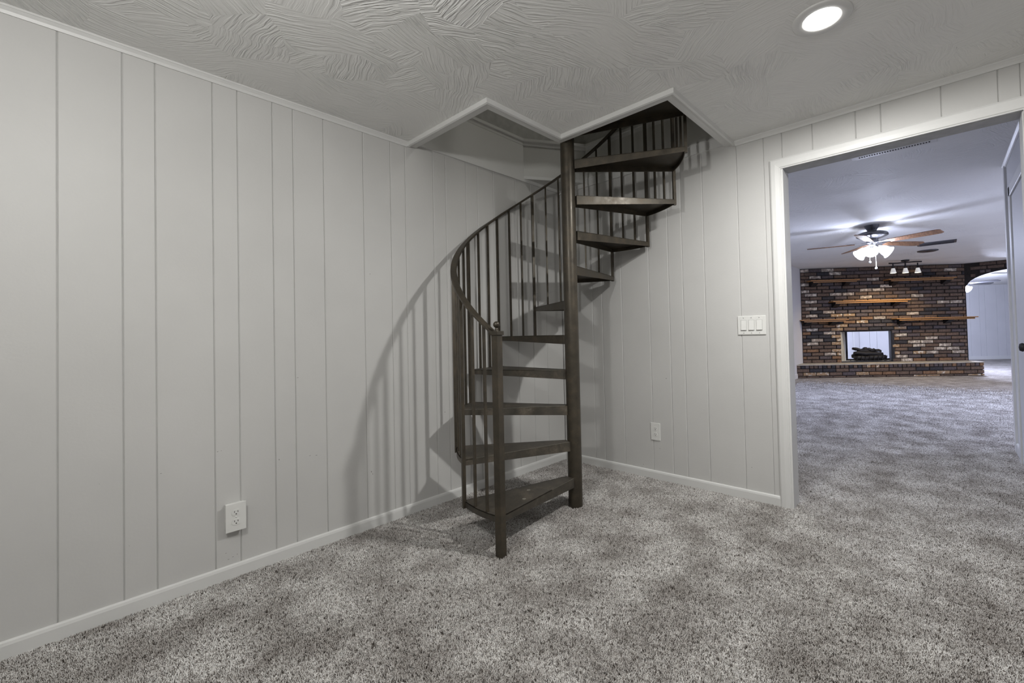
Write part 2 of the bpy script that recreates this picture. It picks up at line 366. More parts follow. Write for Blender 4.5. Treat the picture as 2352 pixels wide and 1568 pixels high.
def scuffs(pts, parent, side):
    rnd = random.Random(5)
    for (u, z, lu, lz) in pts:
        b = MB(); n = 7; ring = []
        for k in range(n):
            a = 2*PI*k/n; r = rnd.uniform(.6, 1.1); ring.append((u+lu*r*math.cos(a), z+lz*r*math.sin(a)))
        if side == 'L': v = [(p, -.0004, q) for p, q in ring]; f = tuple(range(n))
        else: v = [(-.0004, p, q) for p, q in ring]; f = tuple(reversed(range(n)))
        b.add(v, [f]); b.build('scuff_mark', M['scuff'], parent)
M['scuff'] = paint('scuff', (.12, .11, .10), .8, .1, 30, 0)
scuffs([(-2.4106, 0.5897, 0.003, 0.0012), (-2.3979, 0.5908, 0.002, 0.0012), (-2.1681, 0.4987, 0.0018, 0.004), (-1.7068, 0.3233, 0.0024, 0.0062), (-1.6994, 0.3091, 0.0016, 0.0046), (-2.3412, 0.1053, 0.0021, 0.0012), (-2.3577, 0.0999, 0.0051, 0.0012), (-2.3741, 0.0946, 0.004, 0.0012), (-1.6969, 1.456, 0.0048, 0.0013), (-2.0825, 0.8933, 0.0063, 0.0011), (-1.2088, 0.5883, 0.0063, 0.0014), (-2.0279, 0.4866, 0.0052, 0.0011), (-1.9965, 0.4818, 0.0066, 0.0011), (-2.7802, 0.5455, 0.0011, 0.001), (-2.6975, 0.277, 0.0012, 0.0011), (-2.3164, 0.0596, 0.0011, 0.0012), (-2.6014, 0.5404, 0.0034, 0.0009), (-2.3835, 0.1257, 0.003, 0.001)], wl, 'L')
scuffs([(-0.9711, 0.7441, 0.0032, 0.0029), (-0.7649, 0.0931, 0.0023, 0.0031), (-0.7639, 0.0605, 0.0028, 0.0031), (-0.9064, 0.2314, 0.0029, 0.0026), (-1.549, 0.2115, 0.0023, 0.0024)], wr, 'R')
# baseboards (rounded top)
def base_prof(h, t): return [(0, 0), (t, 0), (t, h-.014), (t*.8, h-.004), (t*.35, h), (0, h)]
def strip(name, p0, p1, out, prof, mat, parent=None, **tags):
    p0 = Vector(p0); p1 = Vector(p1); o = Vector(out); z = Vector((0, 0, 1)); b = MB()
    b.sweep([p0, p1], prof, [(o, z)]*2); ob = b.build(name, mat, parent, **tags); return ob
strip('baseboard_left', (-5, 0, 0), (0, 0, 0), (0, -1, 0), base_prof(.068, .013), M['trim'], kind='structure')
strip('baseboard_right', (0, -1.716, 0), (0, 0, 0), (-1, 0, 0), base_prof(.068, .013), M['trim'], kind='structure')
# crown: cove with a bead
def crown(name, p0, p1, out):
    strip(name, p0, p1, out, [(0, -.030), (.005, -.030), (.009, -.019), (.017, -.008), (.019, -.008), (.019, 0), (0, 0)], M['trim'], kind='structure')
crown('trim_1', (-5, 0, H), (-1.452, 0, H), (0, -1, 0))
crown('trim_2', (0, -1.51, H), (0, -4.3, H), (-1, 0, 0))
# casing around the stair opening (L-shape), mitred
outer = [(-1.452, 0), (-1.446, -.767), (-.868, -.767), (-.868, -1.510), (0, -1.510)]
inner = [(-1.386, 0), (-1.384, -.701), (-.803, -.701), (-.803, -1.444), (0, -1.444)]
tb = thing('stair_opening_trim', 'white mitred casing framing the L-shaped stair opening in the ceiling', 'trim', (-1, -.9, H))
for i in range(4):
    b = MB(); o0, o1, i0, i1 = outer[i], outer[i+1], inner[i], inner[i+1]
    def lp(a, c, t): return (a[0]+(c[0]-a[0])*t, a[1]+(c[1]-a[1])*t)
    prof = [(0, 0), (0, -.025), (.15, -.028), (.36, -.024), (.42, -.020), (.80, -.018), (1, -.016), (1, .02)]
    v = []
    for (oo, ii) in ((o0, i0), (o1, i1)):
        for t, dz in prof:
            p = lp(oo, ii, t); v.append((p[0], p[1], H+dz))
    n = len(prof)
    b.add(v, [(j, j+1, n+j+1, n+j) for j in range(n-1)]+[tuple(range(n)), tuple(range(n, 2*n))])
    b.build('casing_board', M['trim'], tb)
# boards along the walls inside the shaft
b = MB(); b.box((-1.392, -.014, 2.300), (-.44, 0, 2.350)); b.box((-1.392, -.008, 2.350), (-.44, 0, TOP)); 
b.build('trim_3', [M['trim']], kind='structure')
b = MB(); b.box((-.014, -1.450, 2.292), (0, 0, 2.352)); b.box((-.018, -1.450, 2.352), (0, 0, 2.362)); b.box((-.44, -.014, 2.300), (0, 0, 2.350))
b.build('trim_4', M['trim'], kind='structure')
b = MB(); b.box((-.008, -1.450, 2.362), (0, -.30, TOP)); b.build('trim_5', M['shaft'], kind='structure')
# diagonal corner board and its soffit
DA = Vector((-.445, 0, 0)); DB = Vector((0, -.30, 0)); dd = (DB-DA).normalized(); dn = Vector((-dd.y, dd.x, 0))
if dn.dot(Vector((-1, -1, 0))) < 0: dn = -dn
b = MB(); b.prism([(DA.x, DA.y), (DB.x, DB.y), (0, 0)], 2.325, TOP); b.build('trim_6', M['shaft'], kind='structure')
b = MB(); b.sweep([DA, DB], [(0, 2.322), (.012, 2.322), (.012, 2.345), (0, 2.345)], [(dn, Vector((0, 0, 1)))]*2)
b.build('trim_7', M['trim'], kind='structure')
# upper rim nosing
b = MB()
for p0, p1, o in [((-1.392, 0), (-.43, 0), Vector((0, -1, 0))), ((DA.x, DA.y), (DB.x, DB.y), dn), ((0, -.28), (0, -1.45), Vector((-1, 0, 0)))]:
    p0 = Vector((*p0, 0)); p1 = Vector((*p1, 0))
    b.sweep([p0, p1], [(0, 2.592), (.010, 2.592), (.014, 2.617), (.026, 2.620), (.026, 2.640), (0, 2.640)], [(o, Vector((0, 0, 1)))]*2)
b.build('trim_8', M['trim'], kind='structure')
# upper room shell
b = MB()
b.box((-4, .05, 2.64), (1.2, .15, 5.0)); b.box((1.2, -3.6, 2.64), (1.3, .15, 5.0)); b.box((-4.1, -3.6, 2.64), (-4, .15, 5)); b.box((-4, -3.7, 2.64), (1.2, -3.6, 5))
b.build('wall_upper', M['olive'], kind='structure')
b = MB(); b.box((-4.1, -3.7, 5.0), (1.3, .15, 5.1)); b.build('ceiling', M['shaft'], kind='structure')
b = MB(); b.box((.0, -3.6, 2.62), (1.2, .05, 2.64)); b.box((-4, -3.6, 2.62), (XA, 0, 2.64)); b.box((XA, -3.6, 2.62), (XB, YA, 2.64)); b.box((XB, -3.6, 2.62), (0, YB, 2.64))
b.prism([(-.445, 0), (0, -.3), (0, 0)], 2.62, 2.64); b.box((-4, 0, 2.62), (1.2, .05, 2.64))
b.build('floor', M['carpet'], kind='structure')

# ------------------------------------------------------------------ doorway
dr = thing('door_1', 'cased opening between the stair room and the fireplace room', 'doorway', (0, -2.28, 0)); del dr['label']; del dr['category']; dr['kind'] = 'structure'
def casing(name, pts_o, pts_i, x0):
    b = MB(); prof = [(0, 0), (0, .012), (.15, .018), (.5, .019), (.85, .016), (.92, .012), (1, .012), (1, 0)]
    v = []
    for oo, ii in zip(pts_o, pts_i):
        for t, d in prof: v.append((x0-d, oo[0]+(ii[0]-oo[0])*t, oo[1]+(ii[1]-oo[1])*t))
    n = len(prof); b.add(v, [(j, j+1, n+j+1, n+j) for j in range(n-1)]+[tuple(range(n)), tuple(range(n, 2*n))])
    return b.build(name, M['trim'], dr)
casing('side_casing', [(-1.714, 0), (-1.714, 2.114)], [(-1.777, 0), (-1.777, 2.051)], 0)
casing('head_casing', [(-1.714, 2.114), (-2.862, 2.114)], [(-1.777, 2.051), (-2.794, 2.051)], 0)
casing('side_casing', [(-2.862, 2.114), (-2.862, 0)], [(-2.794, 2.051), (-2.794, 0)], 0)
b = MB(); b.box((-.006, -1.787, 0), (.118, -1.777, 2.053)); b.build('jamb', M['trim'], dr)
b = MB(); b.box((-.006, -2.804, 0), (.118, -2.794, 2.053)); b.build('jamb', M['trim'], dr)
b = MB(); b.box((-.006, -2.804, 2.053), (.112, -1.777, 2.063)); b.build('head_jamb', M['trim'], dr)

# ------------------------------------------------------------------ outlets, switch, can light
def receptacle(mb_face, c, M3, parent):
    # c centre in plate coords (u,v), M3 maps (u,v,out)->world
    b = MB(); pts = []
    for k in range(24):
        t = 2*PI*k/24; pts.append((.0168*math.cos(t), max(-.0135, min(.0135, .0168*math.sin(t)))))
    v = [M3 @ Vector((c[0]+p[0], c[1]+p[1], o)) for o in (.0045, .0068) for p in pts]
    n = 24; b.add(v, [(j, (j+1)%n, n+(j+1)%n, n+j) for j in range(n)]+[tuple(range(n, 2*n))])
    f = b.build('receptacle', M['plate'], parent)
    s = MB()
    for du in (-.0062, .0062):
        s.box((c[0]+du-.0011, c[1]+.0005, .0066), (c[0]+du+.0011, c[1]+.0080, .0072), mat=M3)
    s.lathe(M3 @ Vector((c[0], c[1]-.0062, .0066)), [(.0026, 0), (.0026, .0007), (0, .0007)], 12, axis=(M3.to_3x3() @ Vector((0, 0, 1))))
    s.build('slot', M['dark_slot'], f)
def outlet(name, label, M3, box_depth=0, w=.078, h=.127, label_grp=None):
    t = thing(name, label, 'outlet', M3 @ Vector((0, 0, 0)))
    if box_depth:
        b = MB(); b.box((-w*.46, -h*.46, -box_depth), (w*.46, h*.46, 0), mat=M3); bevel(b.build('surface_box', M['plate'], t), .002)
    b = MB(); b.box((-w/2, -h/2, 0), (w/2, h/2, .005), mat=M3); bevel(b.build('face_plate', M['plate'], t), .0025, 2)
    receptacle(None, (0, .021), M3, t); receptacle(None, (0, -.021), M3, t)
    b = MB(); b.lathe(M3 @ Vector((0, 0, .005)), [(.003, 0), (.003, .001), (0, .001)], 10, axis=(M3.to_3x3() @ Vector((0, 0, 1)))); b.build('screw', M['plate'], t)
    return t
ML = Matrix(((1, 0, 0, -2.352), (0, 0, -1, -.030), (0, 1, 0, .287), (0, 0, 0, 1)))
outlet('wall_outlet', 'white duplex outlet on a surface box standing out low on the left paneled wall', ML, .030)
MR = Matrix(((0, 0, -1, -.001), (-1, 0, 0, -.876), (0, 1, 0, .352), (0, 0, 0, 1)))
outlet('wall_outlet', 'white duplex outlet flat on the wall between stair and doorway', MR, 0)
t = thing('light_switch', 'white three-gang rocker switch plate beside the doorway', 'switch', (0, -1.577, 1.11))
MS = Matrix(((0, 0, -1, -.001), (-1, 0, 0, -1.5765), (0, 1, 0, 1.110), (0, 0, 0, 1)))
b = MB(); b.box((-.0855, -.060, 0), (.0855, .060, .006), mat=MS); bevel(b.build('face_plate', M['plate'], t), .003, 2)
for k in (-1, 0, 1):
    f = MB(); f.box((k*.0475-.0185, -.0335, .0055), (k*.0475+.0185, .0335, .0066), mat=MS); fo = f.build('switch_frame', M['gap'], t)
    f = MB(); v = [MS @ Vector(p) for p in [(k*.0475-.0165, -.0315, .006), (k*.0475+.0165, -.0315, .006), (k*.0475+.0165, .0315, .006), (k*.0475-.0165, .0315, .006),
        (k*.0475-.0165, -.0300, .0125), (k*.0475+.0165, -.0300, .0125), (k*.0475+.0165, .0315, .0075), (k*.0475-.0165, .0315, .0075)]]
    f.add(v, [(0,3,2,1),(4,5,6,7),(0,1,5,4),(1,2,6,5),(2,3,7,6),(3,0,4,7)]); bevel(f.build('rocker', M['plate'], t), .001)
    for zz in (.048, -.048):
        f = MB(); f.lathe(MS @ Vector((k*.0475, zz, .006)), [(.0032, 0), (.0032, .001), (0, .001)], 10, axis=(-1, 0, 0)); f.build('screw', M['gap'], t)
t = thing('recessed_light', 'round recessed ceiling light glowing white near the doorway', 'ceiling light', (CAN[0], CAN[1], H))
b = MB(); b.lathe((CAN[0], CAN[1], H), [(.104, 0), (.104, -.003), (.099, -.006), (.070, -.007), (.064, -.004), (.060, .004)], 48); b.build('trim_ring', M['trim'], t)
b = MB(); b.lathe((CAN[0], CAN[1], H), [(.061, .004), (.061, -.004), (.045, -.010), (.02, -.013), (0, -.0135)], 40); b.build('lens', M['lens'], t)

# ------------------------------------------------------------------ spiral staircase
CX, CY, RO = -.755, -.721, .719
A0, ST, Z1, DZ = math.radians(188.756), math.radians(25.2), .196, .22
st = thing('spiral_staircase', 'dark bronze metal spiral staircase rising through the ceiling opening', 'staircase', (CX, CY, 0))
def pol(a, r, z=0): return Vector((CX+r*math.cos(a), CY+r*math.sin(a), z))
b = MB(); b.tube((CX, CY, 0), (CX, CY, 3.5), .0445, n=40); b.build('center_pole', M['steel'], st)
NT = 11
def tread(k):
    a0 = A0-ST*k; a1 = a0-ST-math.radians(1.2); z = Z1+DZ*k
    d0 = Vector((math.cos(a0), math.sin(a0), 0)); l0 = Vector((-d0.y, d0.x, 0))
    d1 = Vector((math.cos(a1), math.sin(a1), 0)); l1 = Vector((-d1.y, d1.x, 0))
    C = Vector((CX, CY, 0))
    p_in0 = C+d0*.050+l0*.021; p_in1 = C+d1*.050-l1*.021
    arc = [pol(a0+(a1-a0)*i/12, RO) for i in range(13)]
    pts = [p_in0]+arc+[p_in1]
    ri = .052
    hub = []
    # wrap behind the pole on the far side is hidden inside it
    b = MB(); zt = Vector((0, 0, z))
    b.prism([(p.x, p.y) for p in pts], z-.004, z)
    def dep(p):
        r = math.hypot(p.x-CX, p.y-CY); t = max(0, min(1, (r-.05)/(RO-.05))); return .058+(.030-.058)*t
    def flange(path, th=.004):
        c = sum(pts, Vector((0, 0, 0)))/len(pts)
        for p, q in zip(path[:-1], path[1:]):
            e = (q-p).normalized(); n = Vector((-e.y, e.x, 0))
            if n.dot(c-p) < 0: n = -n
            v = []
            for P in (p, q):
                dpt = dep(P)
                for o in (0, th): v += [P+n*o+Vector((0, 0, z)), P+n*o+Vector((0, 0, z-dpt))]
            b.add(v, [(0,1,5,4),(2,6,7,3),(1,3,7,5),(0,4,6,2),(0,2,3,1),(4,5,7,6)])
    flange([p_in0, arc[0]]); flange(arc); flange([arc[-1], p_in1]); flange([p_in0, C+(p_in0-C).normalized()*.02])
    return b.build('tread', M['tread'] if k < 4 else M['steel'], st)
M['wear'] = paint('worn_edge_paint', (.20, .185, .155), .5, .3, 60, 0)
for k in range(NT):
    tr = tread(k)
    if k < 4:
        a0 = A0-ST*k; d0 = Vector((math.cos(a0), math.sin(a0), 0)); l0 = Vector((-d0.y, d0.x, 0)); z = Z1+DZ*k
        p = Vector((CX, CY, z))+d0*.050+l0*.021; q = pol(a0, RO, z); e = (q-p).normalized()
        b = MB(); b.sweep([p+e*.004, p+e*(q-p).length*(.35, .9, .97, .3)[k]], [(-.0004, -.0010), (.0010, -.0010), (.0010, .0006), (-.0004, .0006)], [(Vector((e.y, -e.x, 0)), Vector((0, 0, 1)))]*2)
        b.build('worn_edge', M['wear'], tr)
    if k == 0:
        for dx, dy in ((-.360, .050), (-.469, -.025)):
            b = MB(); b.lathe((CX+dx, CY+dy, Z1), [(.011, 0), (.010, .0006), (0, .0008)], 12); b.build('paint_spot', M['wear'], tr)
b = MB()   # landing plate at the upper floor
pts = [pol(A0-ST*NT, .05), pol(A0-ST*NT, RO-.01)]+[Vector((XB+.002, -1.430, 0)), Vector((XB+.002, CY-.03, 0))]
b.prism([(p.x, p.y) for p in pts], 2.585, 2.62); b.build('landing', M['steel'], st)
RAIL = .885
def railz(k): return Z1+DZ*k+RAIL
# balusters: square posts at the tread corners, thinner rods between
def bal(a, r, z0, z1, w):
    b = MB(); d = Vector((math.cos(a), math.sin(a), 0)); l = Vector((-d.y, d.x, 0)); P = pol(a, r)
    b.sweep([P+Vector((0, 0, z0)), P+Vector((0, 0, z1))], [(-w, -w), (w, -w), (w, w), (-w, w)], [(d, l)]*2)
    b.build('baluster', M['steel'], st)
for k in range(1, NT+1):
    bal(A0-ST*k, RO+.004, Z1+DZ*(k-1)-.034, railz(k)-.006, .0092)
for k in range(NT):
    for j in (1, 2):
        kk = k+j/3; bal(A0-ST*kk, RO-.012, Z1+DZ*k-.002, railz(kk)-.006, .0062)
# handrail: flat bar
path = []; fr = []
for i in range(0, 12*NT+1):
    k = i/12; a = A0-ST*k
    path.append(pol(a, RO-.003, railz(k))); d = Vector((math.cos(a), math.sin(a), 0))
    tng = Vector((math.sin(a)*RO*ST, -math.cos(a)*RO*ST, DZ)).normalized(); fr.append((d, d.cross(tng).normalized()))
pr_ = [(-.019, -.004), (-.015, -.007), (.015, -.007), (.019, -.004), (.019, .004), (.015, .007), (-.015, .007), (-.019, .004)]
b = MB(); b.sweep(path, pr_, fr, smooth=False); b.build('handrail', M['steel'], st)
# newel
b = MB(); d = Vector((math.cos(A0), math.sin(A0), 0)); l = Vector((-d.y, d.x, 0)); P = pol(A0, RO+.002)
b.sweep([P, P+Vector((0, 0, 1.085))], [(-.0195, -.0195), (.0195, -.0195), (.0195, .0195), (-.0195, .0195)], [(d, l)]*2)
nw = bevel(b.build('newel_post', M['steel'], st), .0015)
b = MB(); b.sweep([P+Vector((0, 0, z)) for z in (1.085, 1.105)], [(-.0255, -.0255), (.0255, -.0255), (.0255, .0255), (-.0255, .0255)], [(d, l)]*2)
bevel(b.build('post_cap', M['steel'], nw), .002, 2)
b = MB(); prof = [(.013, 1.105), (.012, 1.108), (.007, 1.110), (.0105, 1.114), (.007, 1.118), (.0065, 1.121)]
for i in range(13):
    t = PI*(i/12); t = .42+(PI-.42)*i/12; prof.append((.0165*math.sin(t), 1.137-.0165*math.cos(t)))
b.lathe((P.x, P.y, 0), prof, 20); b.build('ball_finial', M['steel'], nw)

# ------------------------------------------------------------------ far room shell
b = MB(); b.box((.12, -.085, 0), (8.35, .07, 2.5)); b.build('wall_far_left', M['farwall'], kind='structure')
strip('baseboard_far_left', (.12, -.085, 0), (7.65, -.085, 0), (0, -1, 0), base_prof(.10, .014), M['trim'], kind='structure')
b = MB(); b.box((.12, -3.05, 0), (2.40, -2.93, H2)); b.build('wall_far_right', M['farwall'], kind='structure')
b = MB(); b.box((2.34, -2.93, 0), (2.415, -2.915, H2-.005)); b.build('trim_9', M['trim'], kind='structure')
strip('trim_10', (.12, -2.93, H2), (2.42, -2.93, H2), (0, 1, 0), [(0, -.032), (.006, -.032), (.010, -.02), (.022, -.006), (.024, 0), (0, 0)], M['trim'], kind='structure')
strip('baseboard_far_right', (1.98, -2.93, 0), (2.33, -2.93, 0), (0, 1, 0), base_prof(.09, .014), M['trim'], kind='structure')
b = MB(); b.box((2.30, -7.5, 0), (2.40, -3.05, H2)); b.box((2.3, -7.6, 0), (18, -7.5, H2)); b.build('wall_hall', M['farwall'], kind='structure')
# panel door on that wall
dd2 = thing('door_2', '', '', (1.4, -2.93, 0)); del dd2['label']; del dd2['category']; dd2['kind'] = 'structure'
b = MB(); b.box((1.04, -2.930, .01), (1.935, -2.918, 2.06)); b.build('door_slab', M['farwall'], dd2)
for x0, x1, z0, z1 in [(1.95, 2.035, 0, 2.15), (.94, 1.025, 0, 2.15), (.94, 2.035, 2.07, 2.155)]:
    b = MB(); b.box((x0, -2.93, z0), (x1, -2.908, z1)); bevel(b.build('door_casing', M['trim'], dd2), .006, 2)
b = MB(); b.lathe((1.115, -2.918, .93), [(.026, 0), (.026, .006), (.010, .010), (.010, .035), (.022, .042), (.028, .055), (.022, .068), (0, .072)], 20, axis=(0, 1, 0)); b.build('door_knob', M['black_iron'], dd2)

# ------------------------------------------------------------------ brick walls
BM = {}
def brick_mesh(wd, ht, dp, mi):
    key = (round(wd, 3), round(ht, 3), mi)
    if key in BM: return BM[key]
    m = MB(); c = .006
    v = [(0, 0, 0), (wd, 0, 0), (wd, 0, ht), (0, 0, ht), (0, -dp+c, 0), (wd, -dp+c, 0), (wd, -dp+c, ht), (0, -dp+c, ht), (c, -dp, c), (wd-c, -dp, c), (wd-c, -dp, ht-c), (c, -dp, ht-c)]
    f = [(0, 4, 5, 1), (1, 5, 6, 2), (2, 6, 7, 3), (3, 7, 4, 0), (4, 8, 9, 5), (5, 9, 10, 6), (6, 10, 11, 7), (7, 11, 8, 4), (8, 11, 10, 9)]
    m.add(v, f); BM[key] = m.mesh('brick', BR[mi]); return BM[key]
WH = [(5.04, 2.4), (5.57, 2.38), (5.28, 2.23), (5.71, 2.31), (5.02, 2.06), (5.01, 1.91), (5.17, 1.82), (5.73, 1.83), (6.0, 1.82), (6.37, 1.9), (6.63, 1.9), (6.35, 1.74), (6.76, 1.97), (7.45, 1.73), (8.05, 1.57), (8.28, 1.57), (5.18, 1.66), (5.2, 1.5), (6.64, 1.26), (7.32, 1.29), (5.16, 1.33), (5.16, 1.01), (5.54, 0.93), (5.28, 0.77), (5.16, 0.69), (5.53, 0.45), (7.08, 0.85), (7.71, 0.77), (7.34, 0.69), (7.64, 0.69), (7.44, 0.61), (7.99, 0.61), (7.93, 0.53), (8.2, 0.53), (7.71, 0.45), (8.28, 0.45), (7.06, 0.37), (7.13, 0.3), (8.18, 2.3), (6.55, 2.14), (5.54, 1.41)]
DK = [(6.54, 1.98), (7.45, 1.89), (5.27, 1.42), (6.55, 1.17), (6.56, 1.01), (5.27, 0.93), (5.53, 0.76), (7.07, 0.7), (7.36, 0.53), (5.44, 0.85), (7.64, 0.38), (7.24, 1.02), (7.64, 1.33), (5.5, 2.31), (5.03, 0.77), (6.99, 1.33)]  # charcoal bricks; one paints a shaded spot beneath a shelf
TN = [(5.68, 0.69), (5.71, 0.85), (7.08, 1.01), (5.7, 0.53), (5.73, 1.02), (5.83, 1.07), (6.28, 1.18), (6.92, 0.46), (7.4, 0.46), (5.74, 0.46), (6.93, 0.62), (5.71, 0.77), (5.71, 1.3), (6.0, 1.31)]
PW, PH = .270, .0788
W0 = 6.55; SL, SR = 4.95, 8.43; OL, OR, OT = 5.785, 6.86, .972
# backing of the fireplace wall with the see-through firebox (skewed sides)
bk = MB()
def quadprism(pts, z0, z1): bk.prism([(FP(s, n, 0).x, FP(s, n, 0).y) for s, n in pts], z0, z1)
quadprism([(SL, W0), (OL, W0), (6.13, 7.02), (SL, 7.02)], 0, 2.42)
quadprism([(OR, W0), (SR, W0), (SR, 7.02), (7.12, 7.02)], 0, 2.42)
quadprism([(OL, W0), (OR, W0), (7.12, 7.02), (6.13, 7.02)], OT, 2.42)
quadprism([(OL, W0), (OR, W0), (7.12, 7.02), (6.13, 7.02)], 0, .285)
fw = bk.build('wall_fireplace', [M['mortar']], kind='structure')
def place(meshes, loc, ax_mat, parent):
    o = bpy.data.objects.new('brick', meshes); COL.objects.link(o)
    o.matrix_world = Matrix.Translation(loc) @ ax_mat; setp(o, parent); return o
ROT_F = MF.copy()
bricks = []
nr = 27; z0r = .287
for r in range(nr):
    z = z0r+r*PH; off = 5.137 + (.165 if r % 2 else 0) - PW*2
    j = 0
    while True:
        s0 = off+j*PW; s1 = s0+PW; j += 1
        if s0 > SR: break
        a, c = max(s0, SL), min(s1, SR)
        if c-a < .045: continue
        segs = [(a, c)]
        if z < OT-.03:
            segs = []
            if a < OL-.04: segs.append((a, min(c, OL)))
            if c > OR+.04: segs.append((max(a, OR), c))
        for (p, q) in segs: bricks.append([p, q, z, BROWN])
def pick(s, z):
    warm = max(0, 1-abs(s-6.3)/1.9)*(1 if z < 1.9 else .25)  # orange share rises mid-wall, partly painting the track lights' warm light
    x = random.random()
    if x < .03: return CHAR
    if x < .03+.20*warm: return ORANGE
    if x < .50: return BROWN
    if x < .75: return UMBER
    return PLUM
for q in bricks: q[3] = pick((q[0]+q[1])/2, q[2])
for lst, mi in ((DK, CHAR), (TN, TAN), (WH, WHITE)):
    for (s, z) in lst:
        best = min(bricks, key=lambda q: abs((q[0]+q[1])/2-s)+2.2*abs(q[2]+PH/2-z)); best[3] = mi
order = sorted(bricks, key=lambda q: -(q[1]-q[0])+(.2 if q[2] > 2.2 else 0)+(.1 if q[0] > 7.9 and q[2] > 2.0 else 0))
HT = PH-.017
rest = MB()
for i, (p, q, z, mi) in enumerate(order):
    hh = HT if z+HT < 2.42 else 2.42-z
    dp = random.choice((.016, .020, .024))
    if i < 300:
        place(brick_mesh(round((q-p-.016)*100)/100, hh, .020, mi), FP(p+.008, W0-random.uniform(0, .006), z+.008), ROT_F, fw)
    else:
        rest.box((p+.0055, W0-.020, z+.006), (q-.0055, W0+.01, min(z+.006+hh, 2.42)), mi, MF)
rest.build('brick_remainder', BR, fw, kind='stuff')

# hearth
fp = thing('fireplace', 'see-through brick fireplace with raised brick hearth in the far room', 'fireplace', FP(6.4, 6.3, 0))
HS0, HS1, HN = 4.60, 8.39, 6.08
b = MB(); b.box((HS0+.02, HN+.02, 0), (HS1-.02, W0, .27), mat=MF); b.build('hearth_core', M['mortar'], fp)
b = MB(); b.box((HS0-.004, HN-.006, .272), (HS1+.004, W0, .289), mat=MF); b.build('hearth_top', M['slab'], fp)
def hb(p, q, z, h, mi, n=HN+.02): place(brick_mesh(round(q-p-.015, 3), h-.014, .022, mi), FP(p+.0075, n, z+.007), ROT_F, fp)
s = HS0
while s < HS1-.02:
    hb(s, s+.0902, .200, .075, random.choice((CHAR, UMBER, PLUM, BROWN, UMBER, CHAR) if s < 6 else (BROWN, ORANGE, UMBER, PLUM, TAN))); s += .0902
for row, z in enumerate((.122, .044, 0)):
    s = HS0-(0, .135, .06)[row]; h = .078 if z else .044
    while s < HS1-.02:
        a, c = max(s, HS0), min(s+.2706, HS1)
        if c-a > .03: hb(a, c, z, h, random.choice(((CHAR, UMBER, UMBER, BROWN, PLUM), (BROWN, ORANGE, BROWN, WHITE, TAN, PLUM), (UMBER, BROWN, TAN))[row]))
        s += .2706
# end faces of the hearth
RE = MF @ Matrix.Rotation(PI/2, 4, 'Z')
for row, z in enumerate((.200, .122, .044)):
    for n0 in (HN+.02, HN+.24):
        place(brick_mesh(.205, .068, .022, random.choice((UMBER, PLUM, CHAR))), FP(HS1-.02, n0, z+.005), RE, fp)
# firebox lining: left cheek, top, sill, black iron frame
def qp(name, pts, z0, z1, mat):
    b = MB(); b.prism([(FP(s, n, 0).x, FP(s, n, 0).y) for s, n in pts], z0, z1); return b.build(name, mat, fp)
qp('firebox_cheek', [(OL, W0-.004), (OL+.010, W0-.004), (6.140, 7.02), (6.13, 7.02)], .289, OT, M['cream'])
qp('firebox_cheek', [(OR-.006, W0-.022), (OR+.05, W0-.022), (7.13, 7.02), (7.10, 7.02)], .289, OT, M['black_iron'])
qp('firebox_floor', [(OL, W0), (OR, W0), (7.12, 7.02), (6.13, 7.02)], .285, .300, M['cream'])
qp('iron_sill', [(OL, W0-.006), (OR, W0-.006), (OR, W0+.03), (OL, W0+.03)], .289, .312, M['black_iron'])
qp('iron_frame', [(6.122, 6.99), (6.165, 6.99), (6.165, 7.03), (6.13, 7.03)], .289, OT, M['black_iron'])
qp('iron_frame', [(6.13, 7.0), (7.12, 7.0), (7.12, 7.03), (6.13, 7.03)], .30, .335, M['black_iron'])
# log set
lg = thing('fire_logs', 'charred black gas logs on an iron grate inside the fireplace opening', 'log set', FP(6.5, 6.74, .302))
def log(name, p0, p1, r0, r1, seed):
    rnd = random.Random(seed); p0 = FP(*p0); p1 = FP(*p1); d = (p1-p0); A = d.orthogonal().normalized(); B = d.normalized().cross(A)
    b = MB(); n = 10; m = 8; v = []
    for i in range(m+1):
        t = i/m; P = p0+d*t+A*rnd.uniform(-.012, .012)+B*rnd.uniform(-.012, .012); r = r0+(r1-r0)*t
        if i in (0, m): r *= .8
        for j in range(n):
            a = 2*PI*j/n; rr = r*rnd.uniform(.82, 1.15); v.append(P+A*rr*math.cos(a)+B*rr*math.sin(a))
    f = [(i*n+j, i*n+(j+1)%n, (i+1)*n+(j+1)%n, (i+1)*n+j) for i in range(m) for j in range(n)]
    f += [tuple(reversed(range(n))), tuple(m*n+j for j in range(n))]
    b.add(v, f, 0, True); b.build(name, M['black_iron'], lg)
log('log', (6.13, 6.72, .590), (6.50, 6.70, .49), .038, .048, 1)
log('log', (6.12, 6.66, .50), (6.74, 6.66, .45), .045, .05, 2)
log('log', (6.36, 6.80, .545), (6.76, 6.76, .52), .045, .032, 3)
log('log', (6.10, 6.62, .37), (6.76, 6.60, .39), .05, .055, 4)
log('log', (6.36, 6.74, .565), (6.62, 6.72, .545), .05, .035, 5)
log('log', (6.15, 6.78, .42), (6.76, 6.80, .44), .06, .06, 6)
g = MB()
for n0 in (6.58, 6.85): g.tube(FP(6.12, n0, .325), FP(6.78, n0, .325), .008, n=6)
for i in range(8):
    s = 6.12+i*.09; g.tube(FP(s, 6.56, .33), FP(s, 6.88, .33), .008, n=6); g.tube(FP(s, 6.56, .33), FP(s, 6.54, .43), .008, n=6)
for s in (6.14, 6.74):
    for n0 in (6.60, 6.84): g.tube(FP(s, n0, .302), FP(s, n0, .33), .008, n=6)
g.build('grate', M['black_iron'], lg)

